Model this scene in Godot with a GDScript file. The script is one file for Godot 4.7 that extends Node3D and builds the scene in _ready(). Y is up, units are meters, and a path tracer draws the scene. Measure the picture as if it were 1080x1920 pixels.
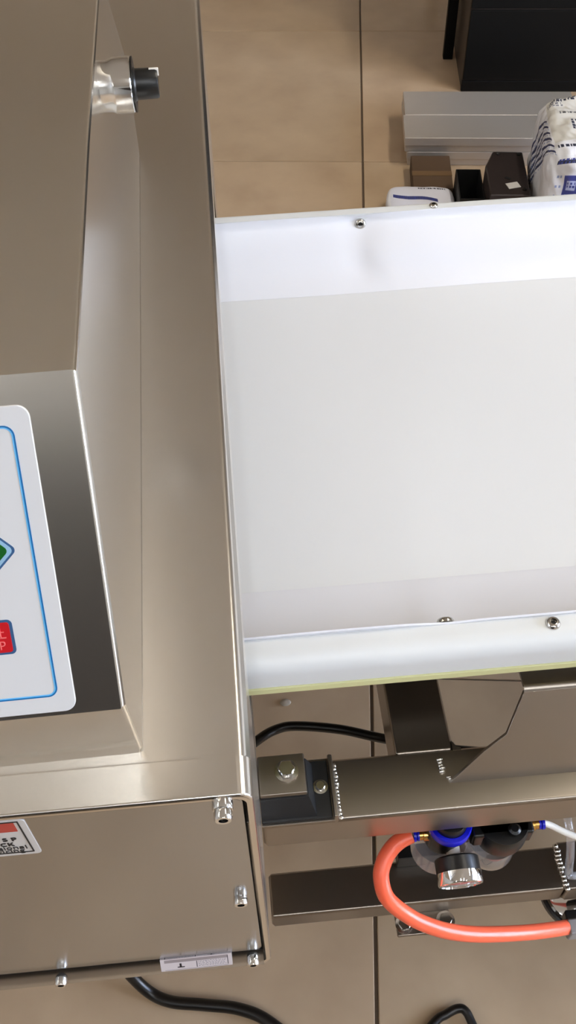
extends Node3D
# A stainless steel conveyor metal detector seen from above, its white trough belt, frame and air fittings,
# and the tan tiled workshop floor with stored goods behind it.
# Shapes are written in survey units; S turns them into metres (floor tiles come out 0.6 m wide).

const S := 0.694
const DETECTOR_TOP := 0.951

var frames := {}
var used := {}
var M := {}

class Geo:
	var st := SurfaceTool.new()
	var xf := Transform3D()
	var scale := 1.0
	func _init(t: Transform3D, s: float):
		xf = t; scale = s
		st.begin(Mesh.PRIMITIVE_TRIANGLES)
	func vert(p: Vector3, n: Vector3, uv: Vector2):
		st.set_normal((xf.basis * n).normalized()); st.set_uv(uv); st.add_vertex((xf * p) * scale)
	func tri(a: Vector3, b: Vector3, c: Vector3, na: Vector3, nb: Vector3, nc: Vector3, ua := Vector2(), ub := Vector2(), uc := Vector2()):
		var g := (b - a).cross(c - a)
		if g.length_squared() < 1e-20: return
		vert(a, na, ua)
		if g.dot(na + nb + nc) > 0.0:
			vert(c, nc, uc); vert(b, nb, ub)
		else:
			vert(b, nb, ub); vert(c, nc, uc)
	func quad(a: Vector3, b: Vector3, c: Vector3, d: Vector3, na: Vector3, nb: Vector3, nc: Vector3, nd: Vector3, uv := [Vector2(0, 0), Vector2(1, 0), Vector2(1, 1), Vector2(0, 1)]):
		tri(a, b, c, na, nb, nc, uv[0], uv[1], uv[2])
		tri(a, c, d, na, nc, nd, uv[0], uv[2], uv[3])
	func flat(a: Vector3, b: Vector3, c: Vector3, d: Vector3, n: Vector3):
		quad(a, b, c, d, n, n, n, n)
	# a box between two corners with softly bevelled edges
	func bx(lo: Vector3, hi: Vector3, bev := 0.001, t := Transform3D()):
		var c := (lo + hi) * 0.5
		var h := (hi - lo) * 0.5
		var b := minf(bev, minf(h.x, minf(h.y, h.z)) * 0.9)
		for ax in 3:
			for s in [-1.0, 1.0]:
				var n := Vector3(); n[ax] = s
				var u := (ax + 1) % 3
				var v := (ax + 2) % 3
				var q := []
				for k in [[-1, -1], [1, -1], [1, 1], [-1, 1]]:
					var p := Vector3(); p[ax] = s * h[ax]; p[u] = k[0] * (h[u] - b); p[v] = k[1] * (h[v] - b)
					q.append(t * (c + p))
				var tn := t.basis * n
				flat(q[0], q[1], q[2], q[3], tn)
		if b <= 0.0: return
		for ax in 3:
			var u := (ax + 1) % 3
			var v := (ax + 2) % 3
			for su in [-1.0, 1.0]:
				for sv in [-1.0, 1.0]:
					var q := []
					var nn := []
					for k in [[-1.0, 0], [1.0, 0], [1.0, 1], [-1.0, 1]]:
						var p := Vector3()
						var n := Vector3()
						p[ax] = k[0] * (h[ax] - b)
						if k[1] == 0:
							p[u] = su * h[u]; p[v] = sv * (h[v] - b); n[u] = su
						else:
							p[u] = su * (h[u] - b); p[v] = sv * h[v]; n[v] = sv
						q.append(t * (c + p)); nn.append(t.basis * n)
					quad(q[0], q[1], q[2], q[3], nn[0], nn[1], nn[2], nn[3])
		for sx in [-1.0, 1.0]:
			for sy in [-1.0, 1.0]:
				for sz in [-1.0, 1.0]:
					var s := Vector3(sx, sy, sz)
					var q := []
					var nn := []
					for ax in 3:
						var p := s * (h - Vector3(b, b, b)); p[ax] = s[ax] * h[ax]
						var n := Vector3(); n[ax] = s[ax]
						q.append(t * (c + p)); nn.append(t.basis * n)
					tri(q[0], q[1], q[2], nn[0], nn[1], nn[2])
	# a flat outline in the local x-y plane, pulled from z0 to z1, with a bevel round its z1 face
	func prism(poly: PackedVector2Array, z0: float, z1: float, bev := 0.0, t := Transform3D(), crease := 35.0):
		var n := poly.size()
		var area := 0.0
		for i in n: area += poly[i].cross(poly[(i + 1) % n])
		var pts := poly.duplicate()
		if area < 0: pts.reverse()
		var en := []
		for i in n:
			var d := (pts[(i + 1) % n] - pts[i]).normalized()
			en.append(Vector2(d.y, -d.x))
		var inner := PackedVector2Array()
		var vn := []
		for i in n:
			var a: Vector2 = en[(i + n - 1) % n]
			var b: Vector2 = en[i]
			var m := (a + b).normalized()
			inner.append(pts[i] - m * bev / maxf(m.dot(b), 0.3))
			vn.append([m, m] if a.dot(b) > cos(deg_to_rad(crease)) else [a, b])
		var dz := signf(z1 - z0)
		var zb := z1 - dz * bev
		var P := func(q: Vector2, z: float) -> Vector3: return t * Vector3(q.x, q.y, z)
		var N := func(q: Vector2) -> Vector3: return t.basis * Vector3(q.x, q.y, 0)
		var top := t.basis * Vector3(0, 0, dz)
		for i in n:
			var j := (i + 1) % n
			var na: Vector3 = N.call(vn[i][1])
			var nb: Vector3 = N.call(vn[j][0])
			quad(P.call(pts[i], z0), P.call(pts[j], z0), P.call(pts[j], zb), P.call(pts[i], zb), na, nb, nb, na)
			if bev > 0.0:
				quad(P.call(pts[i], zb), P.call(pts[j], zb), P.call(inner[j], z1), P.call(inner[i], z1), na, nb, top, top)
		var lo := Vector2(1e9, 1e9)
		var hi := Vector2(-1e9, -1e9)
		for p in pts: lo = lo.min(p); hi = hi.max(p)
		var U := func(q: Vector2) -> Vector2: return Vector2((q.x - lo.x) / (hi.x - lo.x), 1.0 - (q.y - lo.y) / (hi.y - lo.y))
		for cap in [[inner, z1, top], [pts, z0, -top]]:
			var ix := Geometry2D.triangulate_polygon(cap[0])
			for k in range(0, ix.size(), 3):
				var a: Vector2 = cap[0][ix[k]]
				var b: Vector2 = cap[0][ix[k + 1]]
				var c: Vector2 = cap[0][ix[k + 2]]
				tri(P.call(a, cap[1]), P.call(b, cap[1]), P.call(c, cap[1]), cap[2], cap[2], cap[2], U.call(a), U.call(b), U.call(c))
	# a flat frame between two outlines with the same number of points
	func ring(outer: PackedVector2Array, inner: PackedVector2Array, z0: float, z1: float, bev := 0.0, t := Transform3D()):
		var n := outer.size()
		var front := t.basis * Vector3(0, 0, signf(z1 - z0))
		var mid := Vector2()
		for p in outer: mid += p / n
		for i in n:
			var j := (i + 1) % n
			var d := (outer[j] - outer[i]).normalized()
			var o := Vector2(d.y, -d.x)
			if o.dot(outer[i] - mid) < 0: o = -o
			var on := t.basis * Vector3(o.x, o.y, 0)
			var b0 := outer[i].lerp(inner[i], minf(1.0, bev / maxf(outer[i].distance_to(inner[i]), 1e-6)))
			var b1 := outer[j].lerp(inner[j], minf(1.0, bev / maxf(outer[j].distance_to(inner[j]), 1e-6)))
			var zb := z1 - signf(z1 - z0) * bev
			var V := func(q: Vector2, z: float) -> Vector3: return t * Vector3(q.x, q.y, z)
			flat(V.call(outer[i], z0), V.call(outer[j], z0), V.call(outer[j], zb), V.call(outer[i], zb), on)
			if bev > 0.0:
				quad(V.call(outer[i], zb), V.call(outer[j], zb), V.call(b1, z1), V.call(b0, z1), on, on, front, front)
			flat(V.call(b0, z1), V.call(b1, z1), V.call(inner[j], z1), V.call(inner[i], z1), front)
			flat(V.call(outer[i], z0), V.call(outer[j], z0), V.call(inner[j], z0), V.call(inner[i], z0), -front)
			flat(V.call(inner[i], z0), V.call(inner[j], z0), V.call(inner[j], z1), V.call(inner[i], z1), -on)
	# a profile of (radius, height) spun round the local y axis
	func lathe(prof: Array, seg: int, t := Transform3D(), crease := 35.0):
		var n := prof.size()
		var dn := []
		for i in n - 1:
			var d: Vector2 = (prof[i + 1] - prof[i]).normalized()
			dn.append(Vector2(d.y, -d.x))
		for i in n - 1:
			var n0: Vector2 = dn[i]
			var n1: Vector2 = dn[i]
			if i > 0 and dn[i - 1].dot(dn[i]) > cos(deg_to_rad(crease)): n0 = (dn[i - 1] + dn[i]).normalized()
			if i < n - 2 and dn[i + 1].dot(dn[i]) > cos(deg_to_rad(crease)): n1 = (dn[i + 1] + dn[i]).normalized()
			for k in seg:
				var q := []
				var nn := []
				for w in [[k, 0], [k + 1, 0], [k + 1, 1], [k, 1]]:
					var a: float = TAU * w[0] / seg
					var p: Vector2 = prof[i + w[1]]
					var m: Vector2 = n0 if w[1] == 0 else n1
					q.append(t * Vector3(p.x * cos(a), p.y, p.x * sin(a)))
					nn.append(t.basis * Vector3(m.x * cos(a), m.y, m.x * sin(a)))
				quad(q[0], q[1], q[2], q[3], nn[0], nn[1], nn[2], nn[3])
	# a round tube along a smooth curve
	func tube(ctrl: Array, r: float, seg := 12, sub := 8, r_end := -1.0):
		var pts := []
		for i in ctrl.size() - 1:
			var a: Vector3 = ctrl[maxi(i - 1, 0)]
			var b: Vector3 = ctrl[i]
			var c: Vector3 = ctrl[i + 1]
			var d: Vector3 = ctrl[mini(i + 2, ctrl.size() - 1)]
			for k in sub: pts.append(b.cubic_interpolate(c, a, d, float(k) / sub))
		pts.append(ctrl[-1])
		var up := Vector3(0.3, 1, 0.2).normalized()
		var rings := []
		for i in pts.size():
			var d: Vector3 = (pts[mini(i + 1, pts.size() - 1)] - pts[maxi(i - 1, 0)]).normalized()
			up = (up - d * up.dot(d)).normalized()
			var side := d.cross(up)
			var rr := r if r_end < 0 else lerpf(r, r_end, float(i) / (pts.size() - 1))
			var ring_pts := []
			for k in seg:
				var a := TAU * k / seg
				var n := up * cos(a) + side * sin(a)
				ring_pts.append([pts[i] + n * rr, n])
			rings.append([ring_pts, d])
		for i in rings.size() - 1:
			for k in seg:
				var l := (k + 1) % seg
				var a = rings[i][0]
				var b = rings[i + 1][0]
				quad(a[k][0], a[l][0], b[l][0], b[k][0], a[k][1], a[l][1], b[l][1], b[k][1])
		for e in [[0, -1.0], [rings.size() - 1, 1.0]]:
			var n: Vector3 = rings[e[0]][1] * e[1]
			for k in seg:
				tri(pts[e[0]], rings[e[0]][0][k][0], rings[e[0]][0][(k + 1) % seg][0], n, n, n)
	func blob(c: Vector3, r: Vector3, seg := 10):
		for i in seg / 2:
			for k in seg:
				var q := []
				var nn := []
				for w in [[i, k], [i, k + 1], [i + 1, k + 1], [i + 1, k]]:
					var a: float = PI * w[0] / (seg / 2)
					var b: float = TAU * w[1] / seg
					var n := Vector3(sin(a) * cos(b), cos(a), sin(a) * sin(b))
					q.append(c + n * r); nn.append((n / r).normalized())
				quad(q[0], q[1], q[2], q[3], nn[0], nn[1], nn[2], nn[3])
	# a sheet from a function of (u, v) in 0..1
	func sheet(f: Callable, nu: int, nv: int, facing: Vector3):
		var e := 0.002
		var grid := []
		for i in nu + 1:
			var row := []
			for j in nv + 1:
				var u := float(i) / nu
				var v := float(j) / nv
				var p: Vector3 = f.call(u, v)
				var n: Vector3 = (f.call(minf(u + e, 1), v) - f.call(maxf(u - e, 0), v)).cross(f.call(u, minf(v + e, 1)) - f.call(u, maxf(v - e, 0))).normalized()
				if n.dot(facing) < 0: n = -n
				row.append([p, n, Vector2(u, v)])
			grid.append(row)
		for i in nu:
			for j in nv:
				var a = grid[i][j]
				var b = grid[i + 1][j]
				var c = grid[i + 1][j + 1]
				var d = grid[i][j + 1]
				quad(a[0], b[0], c[0], d[0], a[1], b[1], c[1], d[1], [a[2], b[2], c[2], d[2]])

# ---------------------------------------------------------------- scene helpers
func numbered(called: String) -> String:
	var k: int = used.get(called, 0)
	used[called] = k + 1
	return called if k == 0 else "%s_%03d" % [called, k]

func place(at: Vector3, turn := 0.0) -> Transform3D:
	return Transform3D(Basis(Vector3.UP, deg_to_rad(turn)), at)

func thing(called: String, label: String, category: String, frame: Transform3D, group := "") -> Node3D:
	var o := Node3D.new()
	o.name = numbered(called)
	add_child(o, true)
	o.transform = Transform3D(frame.basis, frame.origin * S)
	frames[o] = frame
	o.set_meta("label", label)
	o.set_meta("category", category)
	if group: o.set_meta("group", group)
	return o

# geometry written in survey coordinates of the place (or, with local, of the thing's own frame)
func geo(o = null, local := false) -> Geo:
	var t := Transform3D()
	if o != null and not local and frames.has(o): t = frames[o].affine_inverse()
	return Geo.new(t, S)

func obj(called: String, g: Geo, m: Material, parent: Node3D = null, label := "") -> MeshInstance3D:
	var o := MeshInstance3D.new()
	var top := parent == null
	o.name = numbered(called) if top else called
	o.mesh = g.st.commit()
	o.material_override = m
	if top: add_child(o, true)
	else:
		parent.add_child(o, true)
		if frames.has(parent): frames[o] = frames[parent]
	if label: o.set_meta("label", label)
	return o

func struct(called: String, g: Geo, m: Material, parent: Node3D = null) -> MeshInstance3D:
	var o := obj(called, g, m, parent)
	if parent == null: o.set_meta("kind", "structure")
	return o

func words(text: String, at: Transform3D, height: float, m: Material, parent: Node3D, bold := false) -> MeshInstance3D:
	var t := TextMesh.new()
	var f := SystemFont.new()
	f.font_names = PackedStringArray(["Droid Sans"])
	if bold: f.font_weight = 700
	t.font = f
	t.text = text
	t.font_size = 48
	t.pixel_size = height / 0.714 * S / 48.0
	t.depth = 0.0004 * S
	t.horizontal_alignment = HORIZONTAL_ALIGNMENT_RIGHT
	t.vertical_alignment = VERTICAL_ALIGNMENT_CENTER
	var o := MeshInstance3D.new()
	o.name = "lettering"
	o.mesh = t
	o.material_override = m
	var local: Transform3D = frames[parent].affine_inverse() * at if frames.has(parent) else at
	o.transform = Transform3D(local.basis, local.origin * S)
	parent.add_child(o, true)
	return o

func rrect(x0: float, y0: float, x1: float, y1: float, r: float, n := 6) -> PackedVector2Array:
	var out := PackedVector2Array()
	for c in [[x1 - r, y1 - r, 0.0], [x0 + r, y1 - r, 90.0], [x0 + r, y0 + r, 180.0], [x1 - r, y0 + r, 270.0]]:
		for k in n + 1:
			var a := deg_to_rad(c[2] + 90.0 * k / n)
			out.append(Vector2(c[0] + r * cos(a), c[1] + r * sin(a)))
	return out

func axis_to(origin: Vector3, dir: Vector3) -> Transform3D:   # local y turned to dir
	var y := dir.normalized()
	var x := Vector3.RIGHT if absf(y.x) < 0.9 else Vector3.FORWARD
	var z := x.cross(y).normalized()
	return Transform3D(Basis(y.cross(z), y, z), origin)

func mat(called: String, c: Color, rough := 0.5, metal := 0.0, spec := 0.5) -> StandardMaterial3D:
	var m := StandardMaterial3D.new()
	m.resource_name = called
	m.albedo_color = c
	m.roughness = rough
	m.metallic = metal
	m.metallic_specular = spec
	return m

func noise_tex(seed_: int, freq: float, lo: Color, hi: Color, octaves := 4, size := 512, bump := false) -> NoiseTexture2D:
	var n := FastNoiseLite.new()
	n.seed = seed_
	n.frequency = freq
	n.fractal_octaves = octaves
	var t := NoiseTexture2D.new()
	t.width = size; t.height = size
	t.seamless = true
	t.noise = n
	if bump:
		t.as_normal_map = true
		t.bump_strength = 2.0
	else:
		var g := Gradient.new()
		g.set_color(0, lo); g.set_color(1, hi)
		t.color_ramp = g
	return t

func brushed(m: StandardMaterial3D, seed_: int, scale: Vector3, lo := 0.75):
	m.roughness_texture = noise_tex(seed_, 0.03, Color(lo, lo, lo), Color.WHITE, 3)
	m.roughness_texture_channel = BaseMaterial3D.TEXTURE_CHANNEL_GREEN
	m.uv1_triplanar = true
	m.uv1_scale = scale

func materials():
	M.steel = mat("brushed_steel", Color(0.89, 0.872, 0.845), 0.25, 1.0)
	brushed(M.steel, 3, Vector3(40, 40, 1.6), 0.95)
	M.console_steel = mat("console_steel", Color(0.955, 0.94, 0.91), 0.24, 1.0)
	brushed(M.console_steel, 4, Vector3(40, 40, 1.6), 0.95)
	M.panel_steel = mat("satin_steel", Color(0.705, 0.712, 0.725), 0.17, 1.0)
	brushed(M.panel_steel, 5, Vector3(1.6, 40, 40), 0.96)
	M.frame_steel = mat("frame_steel", Color(0.62, 0.585, 0.545), 0.30, 1.0)
	M.chrome = mat("chrome", Color(0.9, 0.9, 0.9), 0.06, 1.0)
	M.screw = mat("zinc_screw", Color(0.78, 0.77, 0.75), 0.18, 1.0)
	M.socket = mat("socket_shade", Color(0.10, 0.10, 0.10), 0.5, 0.6)
	M.weld = mat("weld_bead", Color(0.85, 0.84, 0.82), 0.22, 1.0)
	M.belt = mat("white_belt", Color(0.85, 0.853, 0.853), 0.42, 0.0, 0.4)
	M.skirt = mat("white_plastic_sheet", Color(0.855, 0.855, 0.87), 0.34, 0.0, 0.5)
	M.rail = mat("white_plastic_rail", Color(0.83, 0.835, 0.83), 0.38, 0.0, 0.5)
	M.strip = mat("yellowish_strip", Color(0.80, 0.79, 0.58), 0.5)
	M.bed = mat("conveyor_bed", Color(0.45, 0.43, 0.40), 0.5, 0.6)
	M.black = mat("black_plastic", Color(0.045, 0.045, 0.048), 0.35)
	M.rubber = mat("black_rubber", Color(0.05, 0.055, 0.06), 0.55)
	M.cable = mat("black_cable", Color(0.055, 0.045, 0.04), 0.32)
	M.blue = mat("blue_plastic", Color(0.06, 0.09, 0.72), 0.25)
	M.orange = mat("orange_hose", Color(0.97, 0.41, 0.28), 0.3)
	M.orange.subsurf_scatter_enabled = true
	M.orange.subsurf_scatter_strength = 0.15
	M.brass = mat("brass", Color(0.82, 0.64, 0.36), 0.22, 1.0)
	M.white_tube = mat("white_tube", Color(0.92, 0.90, 0.86), 0.35)
	M.clear = mat("clear_plastic", Color(0.95, 0.95, 0.97, 0.12), 0.05)
	M.clear.transparency = BaseMaterial3D.TRANSPARENCY_ALPHA
	M.bowl = mat("clear_bowl", Color(0.93, 0.89, 0.87, 0.2), 0.08)
	M.bowl.transparency = BaseMaterial3D.TRANSPARENCY_ALPHA
	M.grey = mat("grey_fitting", Color(0.55, 0.54, 0.54), 0.4)
	M.white_print = mat("white_label", Color(0.84, 0.84, 0.845), 0.35)
	M.sky_line = mat("light_blue_print", Color(0.42, 0.74, 0.95), 0.35)
	M.blue_line = mat("blue_print", Color(0.06, 0.42, 0.66), 0.35)
	M.navy_edge = mat("slate_blue_print", Color(0.22, 0.36, 0.52), 0.35)
	M.pale_edge = mat("pale_blue_print", Color(0.58, 0.73, 0.84), 0.35)
	M.green_key = mat("green_print", Color(0.03, 0.36, 0.10), 0.35)
	M.red_key = mat("red_print", Color(0.76, 0.08, 0.12), 0.35)
	M.pink_ink = mat("pink_ink", Color(0.93, 0.45, 0.45), 0.4)
	M.red_ink = mat("red_ink", Color(0.72, 0.25, 0.21), 0.4)
	M.sticker = mat("sticker", Color(0.80, 0.785, 0.77), 0.4)
	M.ink = mat("black_ink", Color(0.07, 0.07, 0.08), 0.5)
	M.cabinet = mat("black_cabinet", Color(0.022, 0.022, 0.02), 0.5, 0.0, 0.3)
	M.cabinet_side = mat("brown_cabinet_side", Color(0.20, 0.16, 0.13), 0.5)
	M.alu = mat("aluminium_plate", Color(0.82, 0.79, 0.755), 0.45, 0.7)
	brushed(M.alu, 11, Vector3(1.0, 20, 20), 0.85)
	M.gear = mat("cast_gearbox", Color(0.20, 0.165, 0.16), 0.42, 0.3)
	M.cardboard = mat("cardboard", Color(0.33, 0.25, 0.175), 0.8)
	M.dark_box = mat("dark_box", Color(0.03, 0.03, 0.032), 0.6)
	# setting
	M.grout = mat("grout", Color(0.36, 0.30, 0.24), 0.8)
	M.tiles = []
	for k in 3:
		var t := mat("polished_tile_%d" % k, [Color(0.753, 0.655, 0.537), Color(0.743, 0.648, 0.53), Color(0.763, 0.661, 0.543)][k], 0.30, 0.0, 0.5)
		t.albedo_texture = noise_tex(21 + k, 0.012, Color(0.90, 0.885, 0.875), Color(1, 1, 1), 5)
		t.uv1_triplanar = true
		t.uv1_scale = Vector3(1.1, 1.1, 1.1)
		M.tiles.append(t)
	M.wall = mat("painted_wall", Color(0.80, 0.80, 0.79), 0.8)
	M.ceiling = mat("painted_ceiling", Color(0.93, 0.925, 0.91), 0.85)
	M.white_frame = mat("window_frame", Color(0.85, 0.85, 0.85), 0.4)

# ---------------------------------------------------------------- the place
func _ready():
	# camera, sky, lights and exposure
	var cam := Camera3D.new()
	cam.name = "camera"
	add_child(cam)
	var yaw := deg_to_rad(3.78)
	var pit := deg_to_rad(50.0)
	var rol := deg_to_rad(-1.65)
	var fwd := Vector3(sin(yaw) * cos(pit), -sin(pit), -cos(yaw) * cos(pit))
	var right := Vector3(cos(yaw), 0, sin(yaw))
	var up := right.cross(fwd)
	cam.transform = Transform3D(Basis(right * cos(rol) + up * sin(rol), up * cos(rol) - right * sin(rol), -fwd), Vector3(0, 1.5, 0) * S)
	cam.fov = rad_to_deg(2.0 * atan(960.0 / 1800.0))
	cam.near = 0.02
	cam.current = true
	var we := WorldEnvironment.new()
	we.name = "world_environment"
	var env := Environment.new()
	env.background_mode = Environment.BG_SKY
	var sky := Sky.new()
	var sm := ProceduralSkyMaterial.new()
	sm.sky_top_color = Color(0.62, 0.71, 0.85)
	sm.sky_horizon_color = Color(0.87, 0.875, 0.89)
	sm.ground_bottom_color = Color(0.35, 0.34, 0.32)
	sm.ground_horizon_color = Color(0.6, 0.6, 0.6)
	sm.sky_energy_multiplier = 5.0
	sky.sky_material = sm
	env.sky = sky
	env.tonemap_mode = Environment.TONE_MAPPER_LINEAR
	env.tonemap_exposure = 0.88
	env.sdfgi_enabled = true
	env.ssao_enabled = true
	env.ssil_enabled = true
	we.environment = env
	add_child(we)
	materials()
	var warm := Color(1.0, 0.965, 0.90)
	var cool := Color(0.96, 0.98, 1.0)
	ceiling_lamp(-3.0, -0.9, "white ceiling batten above the back left of the workshop", 0.9, warm)
	ceiling_lamp(2.0, -1.4, "white ceiling batten above the back right of the workshop", 3.7, warm)
	ceiling_lamp(-0.15, 2.5, "white ceiling batten just left of the camera", 1.2, cool)
	ceiling_lamp(0.9, 2.5, "white ceiling batten just right of the camera", 1.5, cool)
	ceiling_lamp(-2.3, 3.8, "white ceiling batten left of the dark double door", 2.8, cool)
	ceiling_lamp(2.3, 3.8, "white ceiling batten right of the dark double door", 2.8, cool)
	ceiling_lamp(-3.5, 0.2, "white ceiling batten along the left wall", 0.5, cool)
	ceiling_lamp(3.7, 0.2, "white ceiling batten along the window wall", 0.5, cool)
	room()
	detector()
	console()
	conveyor()
	frame()
	mount()
	air_unit()
	hoses()
	stored_goods()

func ceiling_lamp(x: float, z: float, label: String, energy: float, tone: Color):
	var t := thing("ceiling_lamp", label, "lamp", place(Vector3(x, 3.95, z)), "ceiling battens")
	var g := geo(t, true)
	g.bx(Vector3(-0.09, 0.0, -0.95), Vector3(0.09, 0.08, 0.95), 0.01)
	obj("lamp_body", g, M.white_frame, t)
	var glow := mat("lamp_glow", Color(1, 1, 1), 0.5)
	glow.emission_enabled = true
	glow.emission = tone
	glow.emission_energy_multiplier = 5.0
	g = geo(t, true)
	g.lathe([Vector2(0, -0.9), Vector2(0.028, -0.9), Vector2(0.028, 0.9), Vector2(0, 0.9)], 16, Transform3D(Basis(Vector3.RIGHT, PI / 2), Vector3(0, -0.03, 0)))
	obj("lamp_tube", g, glow, t)
	var l := AreaLight3D.new()
	l.name = "lamp_light"
	l.area_size = Vector2(0.08, 1.8) * S
	l.light_color = tone
	l.light_energy = energy
	l.area_range = 12.0
	l.shadow_enabled = true
	l.transform = Transform3D(Basis(Vector3.RIGHT, -PI / 2), Vector3(0, -0.065, 0) * S)
	t.add_child(l)

func room():
	var x0 := -4.2
	var x1 := 5.2
	var z0 := -6.2
	var z1 := 6.2
	var h := 4.03
	var w := 0.2
	# the floor: a grout bed with every tile laid on it
	var g := geo()
	g.bx(Vector3(x0 - w, -0.15, z0 - w), Vector3(x1 + w, -0.004, z1 + w), 0.0)
	var fl := struct("floor", g, M.grout)
	var tile := 0.8615
	var ft := floor_frame()
	var meshes := []
	g = Geo.new(Transform3D(), S)
	var q := tile * 0.5 - 0.0026
	g.bx(Vector3(-q, -0.02, -q - 0.0012), Vector3(q, 0, q + 0.0012), 0.0018)
	var shared := g.st.commit()
	var rng := RandomNumberGenerator.new()
	rng.seed = 4
	for i in range(-7, 8):
		for j in range(-6, 12):
			var c := ft * Vector3((i + 0.5) * tile, 0, (j + 0.5) * tile)
			if c.x < x0 + 0.2 or c.x > x1 - 0.2 or c.z < z0 + 0.2 or c.z > z1 - 0.2: continue
			var o := MeshInstance3D.new()
			o.name = "tile"
			o.mesh = shared
			o.material_override = M.tiles[rng.randi() % 3]
			o.transform = Transform3D(ft.basis * Basis(Vector3.UP, PI * (rng.randi() % 2)), c * S)
			fl.add_child(o, true)
	g = geo(); g.bx(Vector3(x0 - w, h, z0 - w), Vector3(x1 + w, h + w, z1 + w), 0.0); struct("ceiling", g, M.ceiling)
	g = geo(); g.bx(Vector3(x0 - w, -0.1, z0 - w), Vector3(x1 + w, h, z0), 0.0); struct("wall_back", g, mat("beige_wall", Color(0.78, 0.73, 0.66), 0.8))
	g = geo(); g.bx(Vector3(x0 - w, -0.1, z1), Vector3(x1 + w, h, z1 + w), 0.0); struct("wall_front", g, M.wall)
	# dark double door behind the photographer
	g = geo()
	g.bx(Vector3(-1.5, 0.0, z1 - 0.03), Vector3(-0.105, 3.0, z1 - 0.001), 0.006)
	g.bx(Vector3(-0.095, 0.0, z1 - 0.03), Vector3(1.3, 3.0, z1 - 0.001), 0.006)
	var door := struct("door_1", g, mat("dark_door", Color(0.17, 0.13, 0.11), 0.5))
	g = geo()
	g.lathe([Vector2(0, 0), Vector2(0.03, 0), Vector2(0.03, 0.03), Vector2(0.02, 0.06), Vector2(0, 0.06)], 20, axis_to(Vector3(-0.22, 1.45, z1 - 0.03), Vector3(0, 0, -1)))
	obj("door_handle", g, M.chrome, door)
	g = geo(); g.bx(Vector3(x0 - w, -0.1, z0), Vector3(x0, h, z1), 0.0); struct("wall_left", g, M.wall)
	# right wall with a wide window
	var a := -0.9
	var b := 2.6
	var y0 := 0.3
	var y1 := 3.3
	g = geo()
	g.bx(Vector3(x1, -0.1, z0), Vector3(x1 + w, h, a), 0.0)
	g.bx(Vector3(x1, -0.1, b), Vector3(x1 + w, h, z1), 0.0)
	g.bx(Vector3(x1, -0.1, a), Vector3(x1 + w, y0, b), 0.0)
	g.bx(Vector3(x1, y1, a), Vector3(x1 + w, h, b), 0.0)
	struct("wall_right", g, M.wall)
	g = geo()
	for z in [a, (a + b) / 2 - 0.04, b - 0.08]: g.bx(Vector3(x1 + 0.06, y0, z), Vector3(x1 + 0.14, y1, z + 0.08), 0.006)
	for y in [y0, y1 - 0.08]: g.bx(Vector3(x1 + 0.06, y, a), Vector3(x1 + 0.14, y + 0.08, b), 0.006)
	var win := struct("window_1", g, M.white_frame)
	for k in 2:
		g = geo()
		var za := a + 0.08 if k == 0 else (a + b) / 2 + 0.04
		g.bx(Vector3(x1 + 0.095, y0 + 0.08, za), Vector3(x1 + 0.105, y1 - 0.08, za + (b - a) / 2 - 0.12), 0.0)
		obj("pane", g, M.clear, win)

func floor_frame() -> Transform3D:
	return place(Vector3(0.4187, 0, -2.569), -7.4)

# ---------------------------------------------------------------- metal detector head
func socket_bolt(parent: Node3D, at: Vector3, dir: Vector3, r: float, length: float, collar := 0.0, called := "bolt"):
	var g := geo(parent)
	var t := axis_to(at, dir)
	var prof := []
	if collar > 0.0:
		prof = [Vector2(0, 0), Vector2(r * 1.12, 0), Vector2(r * 1.16, 0.001), Vector2(r * 1.16, collar - 0.001), Vector2(r * 1.08, collar), Vector2(r * 0.9, collar)]
	else:
		prof = [Vector2(0, 0), Vector2(r * 0.98, 0)]
	prof.append_array([Vector2(r * 0.98, collar + 0.0004), Vector2(r, collar + 0.001), Vector2(r, collar + length - 0.0012), Vector2(r * 0.88, collar + length), Vector2(r * 0.52, collar + length), Vector2(r * 0.5, collar + length - r * 0.7), Vector2(0, collar + length - r * 0.7)])
	g.lathe(prof, 28, t)
	var o := obj(called, g, M.chrome, parent)
	g = geo(parent)
	g.lathe([Vector2(r * 0.5, collar + length - r * 0.66), Vector2(0, collar + length - r * 0.66)], 6, t)
	obj("socket", g, M.socket, o)

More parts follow.
